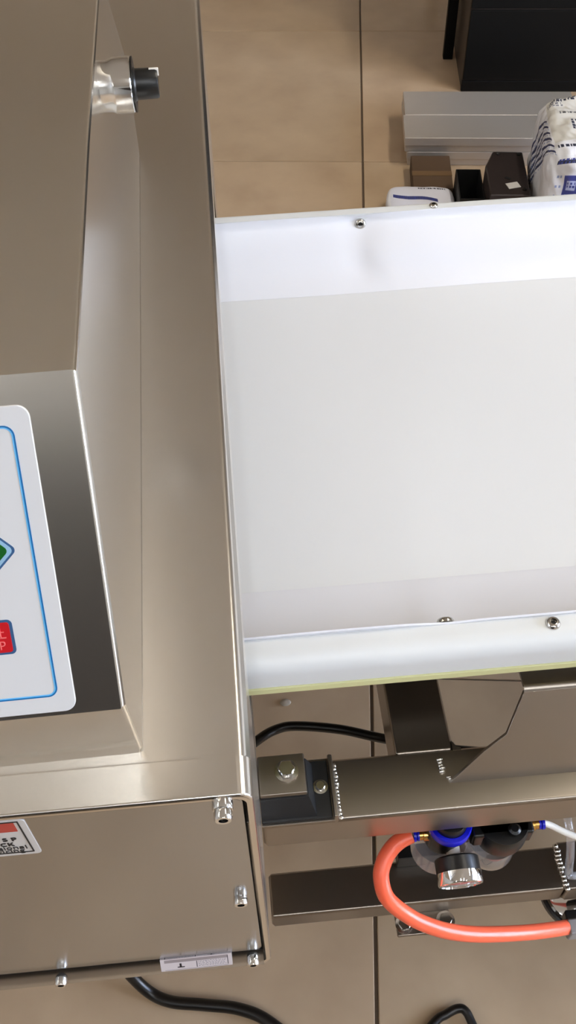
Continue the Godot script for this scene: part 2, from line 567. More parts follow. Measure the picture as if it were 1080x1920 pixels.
func detector():
	var zf := -0.243
	var xr := -0.0100
	var T := DETECTOR_TOP
	var t := thing("metal_detector", "brushed stainless steel detector housing the white belt runs through", "detector", place(Vector3(-0.5, 0.0, -0.85)))
	var g := geo(t)
	g.bx(Vector3(-1.0, 0.855, -1.5), Vector3(xr, T, -0.262), 0.008)
	g.bx(Vector3(-1.0, 0.60, -1.5), Vector3(xr, 0.650, -0.262), 0.003)
	g.bx(Vector3(-1.0, 0.645, -0.385), Vector3(xr, 0.86, -0.262), 0.001)
	g.bx(Vector3(-1.0, 0.645, -1.5), Vector3(xr, 0.86, -1.17), 0.001)
	var shell := obj("housing", g, M.steel, t)
	# rolled rim that frames the front plate
	g = geo(t)
	g.ring(rrect(-1.0, 0.597, xr, T, 0.009), rrect(-0.985, 0.601, -0.0142, 0.9468, 0.008), -0.268, zf + 0.0012, 0.0022)
	obj("front_rim", g, M.steel, shell)
	g = geo(t)
	g.prism(rrect(-0.983, 0.633, -0.0162, 0.9452, 0.0075), -0.266, zf, 0.0014)
	var plate := obj("front_plate", g, M.panel_steel, t)
	g = geo(t)
	var lip := PackedVector2Array([Vector2(-0.262, 0.6325), Vector2(zf - 0.0002, 0.6325), Vector2(zf + 0.0005, 0.6312), Vector2(zf + 0.0056, 0.6215), Vector2(zf + 0.0060, 0.6195), Vector2(zf + 0.0060, 0.6105), Vector2(-0.262, 0.6105)])
	# local x = z of the place, local y = y, local z = -x
	g.prism(lip, 0.0162, 0.983, 0.0, Transform3D(Basis(Vector3(0, 0, 1), Vector3(0, 1, 0), Vector3(-1, 0, 0)), Vector3()))
	obj("plate_lip", g, M.panel_steel, plate)
	socket_bolt(t, Vector3(-0.0287, 0.9440, zf), Vector3(0, 0, 1), 0.0056, 0.0065, 0.0065)
	socket_bolt(t, Vector3(-0.0276, 0.7700, zf), Vector3(0, 0, 1), 0.0053, 0.0065)
	socket_bolt(t, Vector3(-0.0255, 0.6235, zf + 0.002), Vector3(0, 0, 1), 0.0052, 0.008)
	socket_bolt(t, Vector3(-0.1895, 0.6205, zf + 0.002), Vector3(0, 0, 1), 0.0052, 0.008)
	socket_bolt(t, Vector3(-0.3540, 0.6205, zf + 0.002), Vector3(0, 0, 1), 0.0052, 0.008)
	socket_bolt(t, Vector3(-0.5, 0.9385, zf), Vector3(0, 0, 1), 0.0056, 0.007, 0.007)
	# legs under the housing, hidden behind it
	for p in [Vector2(-0.85, -0.42), Vector2(-0.85, -1.4), Vector2(-0.2, -1.4)]:
		g = geo(t); g.bx(Vector3(p.x - 0.03, 0.0, p.y - 0.03), Vector3(p.x + 0.03, 0.605, p.y + 0.03), 0.003); obj("leg", g, M.frame_steel, t)
	# safety sticker
	g = geo(t)
	g.prism(rrect(-0.34, 0.8905, -0.1482, 0.9440, 0.003), zf - 0.001, zf + 0.0007, 0.0002)
	var st := obj("warning_sticker", g, M.sticker, t, "white warning sticker with a red band and black lettering")
	g = geo(t)
	g.prism(rrect(-0.33, 0.9282, -0.1550, 0.9418, 0.0004), zf, zf + 0.0010)
	obj("red_band", g, M.red_ink, st)
	g = geo(t)
	g.ring(rrect(-0.332, 0.8948, -0.1520, 0.9424, 0.0003, 1), rrect(-0.331, 0.8956, -0.1529, 0.9416, 0.0002, 1), zf, zf + 0.0011)
	obj("border_line", g, M.ink, st)
	words("S P", place(Vector3(-0.1581, 0.9165, zf + 0.0009)), 0.0040, M.ink, st, true)
	words("SHOCK", place(Vector3(-0.1619, 0.9088, zf + 0.0009)), 0.0044, M.ink, st, true)
	words("professional", place(Vector3(-0.1548, 0.9030, zf + 0.0009)), 0.0042, M.ink, st)
	words("servicing", place(Vector3(-0.1574, 0.8978, zf + 0.0009)), 0.0042, M.ink, st)
	# small certificate sticker at the foot of the plate
	g = geo(t)
	var tilt := Transform3D(Basis(Vector3.RIGHT, deg_to_rad(-27.0)), Vector3(0, 0, 0))
	var at := Vector3(-0.0735, 0.6270, zf + 0.0036)
	g.prism(rrect(-0.0305, -0.0062, 0.0305, 0.0072, 0.0005), -0.0022, 0.0006, 0.0, Transform3D(tilt.basis * Basis(Vector3(0, 0, 1), deg_to_rad(0.4)), at))
	var cert := mat("small_print", Color(1, 1, 1), 0.4)
	cert.albedo_texture = small_print()
	obj("certificate_sticker", g, cert, t, "small white printed sticker at the foot of the plate")

func small_print() -> ImageTexture:
	var im := Image.create(360, 160, false, Image.FORMAT_RGB8)
	im.fill(Color(0.80, 0.76, 0.76))
	var rng := RandomNumberGenerator.new()
	rng.seed = 12
	im.fill_rect(Rect2i(20, 12, 320, 40), Color(0.58, 0.53, 0.53))
	for y in [60, 76, 92, 108, 124]:
		var x := 190
		while x < 325:
			var w := rng.randi_range(4, 12)
			im.fill_rect(Rect2i(x, y, w, 6), Color(0.45, 0.42, 0.46))
			x += w + rng.randi_range(3, 6)
	im.fill_rect(Rect2i(180, 56, 4, 84), Color(0.2, 0.18, 0.2))
	im.fill_rect(Rect2i(336, 20, 4, 120), Color(0.25, 0.22, 0.24))
	im.fill_rect(Rect2i(95, 70, 10, 42), Color(0.12, 0.1, 0.12))
	im.fill_rect(Rect2i(84, 112, 36, 14), Color(0.12, 0.1, 0.12))
	im.fill_rect(Rect2i(20, 148, 320, 4), Color(0.3, 0.27, 0.28))
	im.generate_mipmaps()
	return ImageTexture.create_from_image(im)

# ---------------------------------------------------------------- control console on the detector
func console():
	var t := thing("control_console", "wedge-shaped steel control console with keypad on top of the detector", "console", place(Vector3(-0.0762, DETECTOR_TOP, -0.2756), 0.79))
	var w := 0.62
	# side outline: x = toward the operator, y = up
	var prof := PackedVector2Array([Vector2(0, 0), Vector2(0.0085, 0.0715), Vector2(-0.0881, 0.2360), Vector2(-0.30, 0.2402), Vector2(-0.575, 0.2360), Vector2(-0.714, 0.103), Vector2(-0.710, 0)])
	var g := geo(t, true)
	var along := Transform3D(Basis(Vector3(0, 0, 1), Vector3(0, 1, 0), Vector3(-1, 0, 0)), Vector3())
	var inside := along
	# rounded shoulder towards the belt side, so the bend catches the light
	g.prism(prof, w, 0.0, 0.0028, inside, 10.0)
	var body := obj("housing", g, M.console_steel, t)
	# keypad on the sloping face: u to the right, v up the slope
	var a := Vector3(0, 0.0715, 0.0085)
	var up := (Vector3(0, 0.2360, -0.0881) - a).normalized()
	var n := Vector3(1, 0, 0).cross(up)
	var f := Transform3D(Basis(Vector3(1, 0, 0), up, n), a)
	g = geo(t, true)
	g.prism(rrect(-0.34, 0.0026, -0.0262, 0.1755, 0.0065), -0.001, 0.0011, 0.0004, f)
	var pad := obj("keypad", g, M.white_print, t, "white membrane keypad with a blue outline")
	g = geo(t, true)
	g.ring(rrect(-0.3310, 0.0126, -0.03480, 0.1660, 0.0055), rrect(-0.3302, 0.0134, -0.03560, 0.1652, 0.0048), 0.0, 0.0014, 0.0, f)
	obj("outline", g, M.blue_line, pad)
	g = geo(t, true)
	g.ring(rrect(-0.3302, 0.0134, -0.03560, 0.1652, 0.0048), rrect(-0.3295, 0.0141, -0.03640, 0.1645, 0.0041), 0.0, 0.0013, 0.0, f)
	obj("outline_highlight", g, M.sky_line, pad)
	# green diamond key
	var dm := Vector2(-0.0740, 0.1002)
	for e in [[0.0305, 0.0013, "slate", M.navy_edge], [0.0289, 0.0015, "pale", M.pale_edge], [0.0263, 0.0018, "green", M.green_key]]:
		var half: float = e[0] / sqrt(2.0)
		g = geo(t, true)
		var d := Transform3D(f.basis * Basis(Vector3(0, 0, 1), PI / 4), f * Vector3(dm.x, dm.y, 0))
		g.prism(rrect(-half, -half, half, half, 0.0028 * half / 0.0215), 0.0, e[1], 0.0, d)
		obj("green_key" if e[2] == "green" else "key_border", g, e[3], pad)
	# red stop key
	g = geo(t, true)
	g.prism(rrect(-0.0960, 0.0408, -0.0528, 0.0612, 0.0028), 0.0, 0.0013, 0.0, f)
	obj("key_border", g, M.navy_edge, pad)
	g = geo(t, true)
	g.prism(rrect(-0.0945, 0.0422, -0.0545, 0.0598, 0.0016), 0.0, 0.0017, 0.0, f)
	obj("red_key", g, M.red_key, pad)
	g = geo(t, true)
	var c := Vector2(-0.0597, 0.0537)
	for s in [[-0.0002, -0.0028, 0.0004, 0.0030], [0.0002, 0.0004, 0.0020, 0.0009], [-0.0024, -0.0030, 0.0028, -0.0024], [-0.0016, -0.0028, -0.0011, 0.0008]]:
		g.prism(PackedVector2Array([c + Vector2(s[0], s[1]), c + Vector2(s[2], s[1]), c + Vector2(s[2], s[3]), c + Vector2(s[0], s[3])]), 0.001, 0.0020, 0.0, f)
	var c2 := c - Vector2(0.0072, 0)
	for s in [[-0.0024, -0.0030, -0.0019, 0.0022], [-0.0022, 0.0020, -0.0012, 0.0030], [-0.0010, 0.0018, 0.0026, 0.0023], [-0.0006, 0.0002, 0.0022, 0.0014], [-0.0010, -0.0010, 0.0026, -0.0004], [0.0005, -0.0030, 0.0011, -0.0006]]:
		g.prism(PackedVector2Array([c2 + Vector2(s[0], s[1]), c2 + Vector2(s[2], s[1]), c2 + Vector2(s[2], s[3]), c2 + Vector2(s[0], s[3])]), 0.001, 0.0020, 0.0, f)
	obj("characters", g, M.pink_ink, pad)
	words("STOP", frames[t] * f * Transform3D(Basis(), Vector3(-0.0575, 0.0464, 0.0018)), 0.0032, M.pink_ink, pad)
	# selector switch on the side facing the belt
	var kt := axis_to(Vector3(0, 0.2121, -0.4269), Vector3(1, 0, 0))
	g = geo(t, true)
	g.lathe([Vector2(0, -0.003), Vector2(0.0178, -0.003), Vector2(0.0178, 0.007), Vector2(0.0192, 0.009), Vector2(0.0195, 0.011), Vector2(0.0195, 0.0225), Vector2(0.0185, 0.0238), Vector2(0.0160, 0.0242), Vector2(0.0150, 0.0222), Vector2(0, 0.0222)], 48, kt)
	var sw := obj("selector_switch", g, M.chrome, t, "chrome selector switch collar")
	g = geo(t, true)
	g.lathe([Vector2(0.0192, 0.0236), Vector2(0.0192, 0.0246), Vector2(0.0150, 0.0250), Vector2(0.0120, 0.0246), Vector2(0.0108, 0.0260), Vector2(0.0106, 0.0405), Vector2(0.0098, 0.0420), Vector2(0, 0.0422)], 40, kt)
	obj("knob", g, M.black, sw, "black plastic turning knob")
	g = geo(t, true)
	g.bx(Vector3(0.036, 0.2175, -0.4275), Vector3(0.0430, 0.2235, -0.4259), 0.0003)
	obj("pointer_mark", g, M.white_tube, sw)

# ---------------------------------------------------------------- conveyor
func button_screw(parent: Node3D, at: Vector3, dir: Vector3, r: float):
	var g := geo(parent)
	var t := axis_to(at, dir)
	g.lathe([Vector2(r, -0.001), Vector2(r, 0.0008), Vector2(r * 0.86, 0.0028), Vector2(r * 0.62, 0.0038), Vector2(r * 0.45, 0.0040), Vector2(r * 0.43, 0.0012), Vector2(0, 0.0012)], 28, t)
	var o := obj("screw", g, M.screw, parent)
	g = geo(parent)
	g.lathe([Vector2(r * 0.40, 0.0016), Vector2(0, 0.0016)], 6, t)
	obj("socket", g, M.socket, o)

func conveyor():
	var x0 := -0.62
	var x1 := 1.75
	var t := thing("belt_conveyor", "white trough belt conveyor running through the steel detector", "conveyor", place(Vector3(0.6, 0.0, -0.78)))
	var g := geo(t)
	# belt loop round two end rollers, seen from the side as a flat oval
	var loop := PackedVector2Array()
	for k in 13: loop.append(Vector2(x1 - 0.03, 0.690) + 0.025 * Vector2(cos(-PI / 2 + PI * k / 12), sin(-PI / 2 + PI * k / 12)))
	for k in 13: loop.append(Vector2(x0 + 0.03, 0.690) + 0.025 * Vector2(cos(PI / 2 + PI * k / 12), sin(PI / 2 + PI * k / 12)))
	g.prism(loop, -1.060, -0.500, 0.0)
	obj("belt", g, M.belt, t)
	g = geo(t)
	g.bx(Vector3(x0 + 0.06, 0.660, -1.11), Vector3(x1 - 0.06, 0.7135, -1.0605), 0.001)
	g.bx(Vector3(x0 + 0.06, 0.660, -0.4995), Vector3(x1 - 0.06, 0.7135, -0.486), 0.001)
	g.bx(Vector3(x0 + 0.06, 0.655, -1.11), Vector3(x1 - 0.06, 0.661, -0.486), 0.001)
	g.bx(Vector3(x0 + 0.06, 0.700, -0.487), Vector3(x1 - 0.06, 0.7135, -0.465), 0.001)
	obj("bed", g, M.bed, t)
	# rounded plastic side rails
	for s: float in [1.0, -1.0]:
		var prof := PackedVector2Array()
		var zi := -0.4612 if s > 0 else -1.1050
		var zo := -0.4300 if s > 0 else -1.1250
		var r := 0.017 if s > 0 else 0.010
		prof.append(Vector2(zi, 0.746)); prof.append(Vector2(zi, 0.78))
		for k in 9:
			var a := PI / 2 * (1.0 - k / 8.0)
			prof.append(Vector2(zo - s * r + s * r * cos(a), 0.78 - r + r * sin(a)))
		prof.append(Vector2(zo, 0.746))
		g = geo(t)
		g.prism(prof, -x0, -x1, 0.0, Transform3D(Basis(Vector3(0, 0, 1), Vector3(0, 1, 0), Vector3(-1, 0, 0)), Vector3()), 25.0)
		obj("side_rail", g, M.rail, t)
		g = geo(t)
		var e0 := zo + 0.002 * s
		g.bx(Vector3(x0, 0.7375, minf(e0, zi - 0.02 * s)), Vector3(x1, 0.7462, maxf(e0, zi - 0.02 * s)), 0.001)
		obj("edge_strip", g, M.strip, t, "yellowish edge strip")
		g = geo(t)
		g.bx(Vector3(x0, 0.7020, minf(zi, zi - 0.02 * s)), Vector3(x1, 0.7380, maxf(zi, zi - 0.02 * s)), 0.001)
		obj("bed_flange", g, M.bed, t)
	# sloping skirts, thin sheets screwed to the rails and slightly dished round each screw
	var dish := func(x: float, at: float, wide: float) -> float: return exp(-pow((x - at) / wide, 2.0))
	var near := func(u: float, v: float) -> Vector3:
		var x := lerpf(x0, x1, u)
		var d: float = dish.call(x, 0.169, 0.022) + dish.call(x, -0.4, 0.022) + dish.call(x, 0.9, 0.022)
		var wav := 0.0012 * sin(x * 9.0 + 0.6) + 0.0007 * sin(x * 23.0)
		var pts := [Vector2(-0.4595, 0.7835 + wav - 0.0022 * d), Vector2(-0.4645 + 0.002 * d, 0.7630), Vector2(-0.4740 + 0.006 * d, 0.7420 + 0.005 * d), Vector2(-0.5010 + 0.004 * d, 0.7255 + 0.004 * d), Vector2(-0.5560, 0.7153)]
		var k := mini(int(v * 4.0), 3)
		var p: Vector2 = pts[k].cubic_interpolate(pts[k + 1], pts[maxi(k - 1, 0)], pts[mini(k + 2, 4)], v * 4.0 - k)
		return Vector3(x, p.y, p.x)
	var far := func(u: float, v: float) -> Vector3:
		var x := lerpf(x0, x1, u)
		var d: float = dish.call(x, 0.180, 0.026) + dish.call(x, -0.4, 0.02) + dish.call(x, 0.9, 0.02)
		var fold: float = 0.5 * (1.0 + tanh((x - 0.186) / 0.012))
		var wav := 0.0012 * sin(x * 8.0) + 0.0009 * sin(x * 19.0 + 1.0)
		var pts := [Vector2(-1.1038, 0.7790 + wav + 0.0012 * fold - 0.002 * d), Vector2(-1.0985 - 0.005 * d, 0.7680), Vector2(-1.0800 + 0.004 * sin(x * 6.0) + 0.006 * fold - 0.003 * d, 0.7480), Vector2(-1.0510 + 0.004 * fold - 0.003 * d, 0.7280), Vector2(-1.0235 + 0.0014 * sin(x * 13.0), 0.7153)]
		var k := mini(int(v * 4.0), 3)
		var p: Vector2 = pts[k].cubic_interpolate(pts[k + 1], pts[maxi(k - 1, 0)], pts[mini(k + 2, 4)], v * 4.0 - k)
		return Vector3(x, p.y, p.x)
	for s in [[near, Vector3(0, 1, -0.6), Vector3(0, -0.0012, 0.0012)], [far, Vector3(0, 1, 0.6), Vector3(0, -0.0012, -0.0012)]]:
		var f: Callable = s[0]
		var off: Vector3 = s[2]
		g = geo(t)
		g.sheet(f, 150, 20, s[1])
		g.sheet(func(u: float, v: float) -> Vector3: return f.call(u, v) + off, 150, 20, -s[1])
		g.sheet(func(u: float, v: float) -> Vector3: return f.call(u, 0.0) + off * v, 150, 1, Vector3.UP)
		g.sheet(func(u: float, v: float) -> Vector3: return f.call(u, 1.0) + off * v, 150, 1, Vector3(0, 0, -signf(off.z)))
		obj("skirt", g, M.skirt, t)
	button_screw(t, Vector3(0.2622, 0.7800, -0.4500), Vector3(0, 1, 0.05), 0.0066)
	button_screw(t, Vector3(0.9500, 0.7800, -0.4500), Vector3(0, 1, 0.05), 0.0066)
	button_screw(t, Vector3(0.2790, 0.7795, -1.1120), Vector3(0, 1, 0.0), 0.0060)
	button_screw(t, Vector3(0.1800, 0.7660, -1.1020), Vector3(0, 0.35, 1), 0.0078)
	button_screw(t, Vector3(0.1690, 0.7755, -0.4640), Vector3(0, 0.35, -1), 0.0078)

# ---------------------------------------------------------------- supporting frame
func weld_line(parent: Node3D, a: Vector3, b: Vector3, r: float, count: int, seed_: int):
	var g := geo(parent)
	var rng := RandomNumberGenerator.new()
	rng.seed = seed_
	for k in count:
		var p := a.lerp(b, (k + 0.5) / count) + Vector3(rng.randf_range(-0.3, 0.3), rng.randf_range(-0.2, 0.2), 0) * r
		g.blob(p, Vector3(r * rng.randf_range(0.8, 1.3), r * rng.randf_range(0.7, 1.1), (b - a).length() / count * 0.75), 8)
	obj("weld_bead", g, M.weld, parent)

func frame():
	var t := thing("support_frame", "stainless square tube frame standing under the conveyor", "frame", place(Vector3(0.6, 0.0, -0.6)))
	var g := geo(t)
	g.bx(Vector3(-0.0095, 0.547, -0.4265), Vector3(1.4, 0.600, -0.3625), 0.004)
	var beam := obj("upper_beam", g, M.frame_steel, t)
	g = geo(t)
	g.bx(Vector3(-0.0095, 0.2630, -0.4245), Vector3(0.352, 0.300, -0.3710), 0.0035)
	obj("lower_beam", g, M.frame_steel, t)
	g = geo(t)
	g.bx(Vector3(0.352, 0.2625, -0.4290), Vector3(1.4, 0.302, -0.3690), 0.0035)
	obj("lower_beam", g, M.frame_steel, t)
	weld_line(t, Vector3(0.352, 0.300, -0.4260), Vector3(0.352, 0.300, -0.3690), 0.0042, 11, 5)
	# arm under the conveyor, with its rounded inner corner
	g = geo(t)
	g.bx(Vector3(0.1295, 0.541, -1.06), Vector3(0.1885, 0.600, -0.4240), 0.003)
	var arm := obj("cross_arm", g, M.frame_steel, t)
	g = geo(t)
	var fil := PackedVector2Array([Vector2(0.188, 0.4240), Vector2(0.188, 0.4345)])
	for k in 7:
		var a := PI + PI / 2 * k / 6.0
		fil.append(Vector2(0.1965 + 0.008 * cos(a), 0.4345 + 0.008 * sin(a)))
	fil.append(Vector2(0.1965, 0.4240))
	g.prism(fil, 0.545, 0.5995, 0.0, Transform3D(Basis(Vector3(1, 0, 0), Vector3(0, 0, -1), Vector3(0, 1, 0)), Vector3()))
	obj("fillet", g, M.frame_steel, arm)
	g = geo(t)
	g.bx(Vector3(-0.0095, 0.547, -1.115), Vector3(1.4, 0.600, -1.055), 0.004)
	obj("upper_beam", g, M.frame_steel, t)
	for x in [0.62, 1.34]:
		for z in [-0.395, -1.085]:
			g = geo(t); g.bx(Vector3(x - 0.028, 0.03, z - 0.028), Vector3(x + 0.028, 0.548, z + 0.028), 0.003)
			g.lathe([Vector2(0, 0), Vector2(0.04, 0), Vector2(0.04, 0.006), Vector2(0.012, 0.016), Vector2(0.012, 0.03)], 20, Transform3D(Basis(), Vector3(x, 0, z)))
			obj("leg", g, M.frame_steel, t)
	for x in [0.142, 1.28]:
		if x > 1.0:
			g = geo(t); g.bx(Vector3(1.27, 0.541, -1.056), Vector3(1.33, 0.600, -0.4260), 0.003); obj("cross_arm", g, M.frame_steel, t)
		for z in [-1.02, -0.56]:
			g = geo(t); g.bx(Vector3(x, 0.5995, z - 0.018), Vector3(x + 0.036, 0.6545, z + 0.018), 0.002); obj("riser", g, M.frame_steel, t)
	# bent gusset sheet rising from the beam to the conveyor
	var base := Vector3(0.1813, 0.6003, -0.3891)
	var up := Vector3(0, 0.093, -0.046).normalized()
	var n := Vector3(1, 0, 0).cross(up)
	var f := Transform3D(Basis(Vector3(1, 0, 0), up, n), base)
	var pl := PackedVector2Array([Vector2(-0.004, 0), Vector2(0.03, 0.0350), Vector2(0.0514, 0.0528), Vector2(0.0664, 0.1000), Vector2(0.60, 0.1000), Vector2(0.60, 0)])
	g = geo(t)
	g.prism(pl, -0.0035, 0.0, 0.0004, f)
	# the bend and the flange that goes back under the belt
	var bend := []
	for k in 7:
		var a := deg_to_rad(62.0 * k / 6.0)
		bend.append([Vector2(0, 0.1000) + 0.007 * Vector2(-1 + cos(a), sin(a)), Vector2(cos(a), sin(a))])
	for k in 6:
		var q := []
		var nn := []
		for w in [[0.0664, k], [0.60, k], [0.60, k + 1], [0.0664, k + 1]]:
			var b = bend[w[1]]
			q.append(f * Vector3(w[0], b[0].y, b[0].x)); nn.append(f.basis * Vector3(0, b[1].y, b[1].x))
		g.quad(q[0], q[1], q[2], q[3], nn[0], nn[1], nn[2], nn[3])
	var e: Vector3 = f * Vector3(0, bend[6][0].y, bend[6][0].x)
	g.bx(Vector3(base.x + 0.0664, e.y - 0.0035, -0.4700), Vector3(base.x + 0.60, e.y, e.z + 0.0005), 0.0)
	obj("gusset", g, M.frame_steel, t)
	weld_line(t, Vector3(0.1716, 0.601, -0.4163), Vector3(0.1730, 0.601, -0.4000), 0.0030, 5, 9)
	weld_line(t, Vector3(0.1772, 0.601, -0.3960), Vector3(0.1785, 0.601, -0.3920), 0.0026, 2, 10)
	# end plate where the beam carries the rubber mount
	g = geo(t)
	g.bx(Vector3(0.0600, 0.590, -0.4268), Vector3(0.0645, 0.6110, -0.3622), 0.0012)
	g.bx(Vector3(-0.0095, 0.598, -0.4268), Vector3(0.0610, 0.6015, -0.3620), 0.0006)
	obj("end_plate", g, M.frame_steel, t)
	weld_line(t, Vector3(0.0662, 0.602, -0.4200), Vector3(0.0662, 0.602, -0.3625), 0.0022, 15, 11)
	# clamp plate with two hexagon bolts under the lower beam
	g = geo(t)
	g.bx(Vector3(0.1425, 0.2570, -0.4300), Vector3(0.2110, 0.2630, -0.3460), 0.0015)
	var clamp := obj("clamp_plate", g, M.frame_steel, t)
	for x in [0.1530, 0.2040]:
		hex_bolt(t, Vector3(x, 0.2630, -0.3590), Vector3.UP, 0.0085, 0.006, "bolt")
	g = geo(t)
	g.bx(Vector3(0.150, 0.3005, -0.4330), Vector3(0.262, 0.3300, -0.4160), 0.001)
	obj("back_bracket", g, M.black, t, "dark bracket along the back of the lower beam")

func hex_bolt(parent: Node3D, at: Vector3, dir: Vector3, r: float, high: float, called: String):
	var t := axis_to(at, dir)
	var g := geo(parent)
	g.lathe([Vector2(0, 0), Vector2(r * 1.35, 0), Vector2(r * 1.35, 0.0016), Vector2(r * 0.9, 0.0020)], 24, t)
	g.lathe([Vector2(r * 0.98, 0.0016), Vector2(r, 0.0022), Vector2(r, high - 0.001), Vector2(r * 0.9, high), Vector2(0, high)], 6, t, 5.0)
	obj(called, g, M.screw, parent)

func mount():
	var t := thing("vibration_mount", "black rubber mount with bolted steel plate beside the detector corner", "mount", place(Vector3(0.02, 0.6016, -0.395)))
	var g := geo(t)
	g.bx(Vector3(-0.0095, 0.6016, -0.4230), Vector3(0.0590, 0.6060, -0.3640), 0.001)
	obj("base_pad", g, M.rubber, t)
	# tapered rubber block
	g = geo(t)
	var lo := 0.6055
	var hi := 0.6300
	var a := [Vector3(-0.0095, lo, -0.4200), Vector3(0.0440, lo, -0.4200), Vector3(0.0440, lo, -0.3660), Vector3(-0.0095, lo, -0.3660)]
	var b := [Vector3(-0.0095, hi, -0.4150), Vector3(0.0370, hi, -0.4150), Vector3(0.0370, hi, -0.3760), Vector3(-0.0095, hi, -0.3760)]
	for k in 4:
		var l := (k + 1) % 4
		var n: Vector3 = (a[l] - a[k]).cross(b[k] - a[k]).normalized()
		if n.dot(a[k] + a[l] - Vector3(-0.06, 2 * lo, -0.786)) < 0: n = -n
		g.flat(a[k], a[l], b[l], b[k], n)
	g.flat(b[0], b[1], b[2], b[3], Vector3.UP)
	obj("rubber_block", g, M.rubber, t)
	g = geo(t)
	g.bx(Vector3(-0.0095, 0.6300, -0.4180), Vector3(0.0358, 0.6370, -0.3775), 0.0012)
	obj("top_plate", g, M.frame_steel, t)
	hex_bolt(t, Vector3(0.0178, 0.6370, -0.4000), Vector3.UP, 0.0085, 0.0080, "bolt")
	var d := axis_to(Vector3(0.0500, 0.6060, -0.3950), Vector3.UP)
	g = geo(t)
	g.lathe([Vector2(0, 0), Vector2(0.0075, 0), Vector2(0.0075, 0.0012), Vector2(0.0050, 0.0014), Vector2(0.0050, 0.0042), Vector2(0.0042, 0.0050), Vector2(0, 0.0050)], 24, d)
	obj("screw", g, M.screw, t)

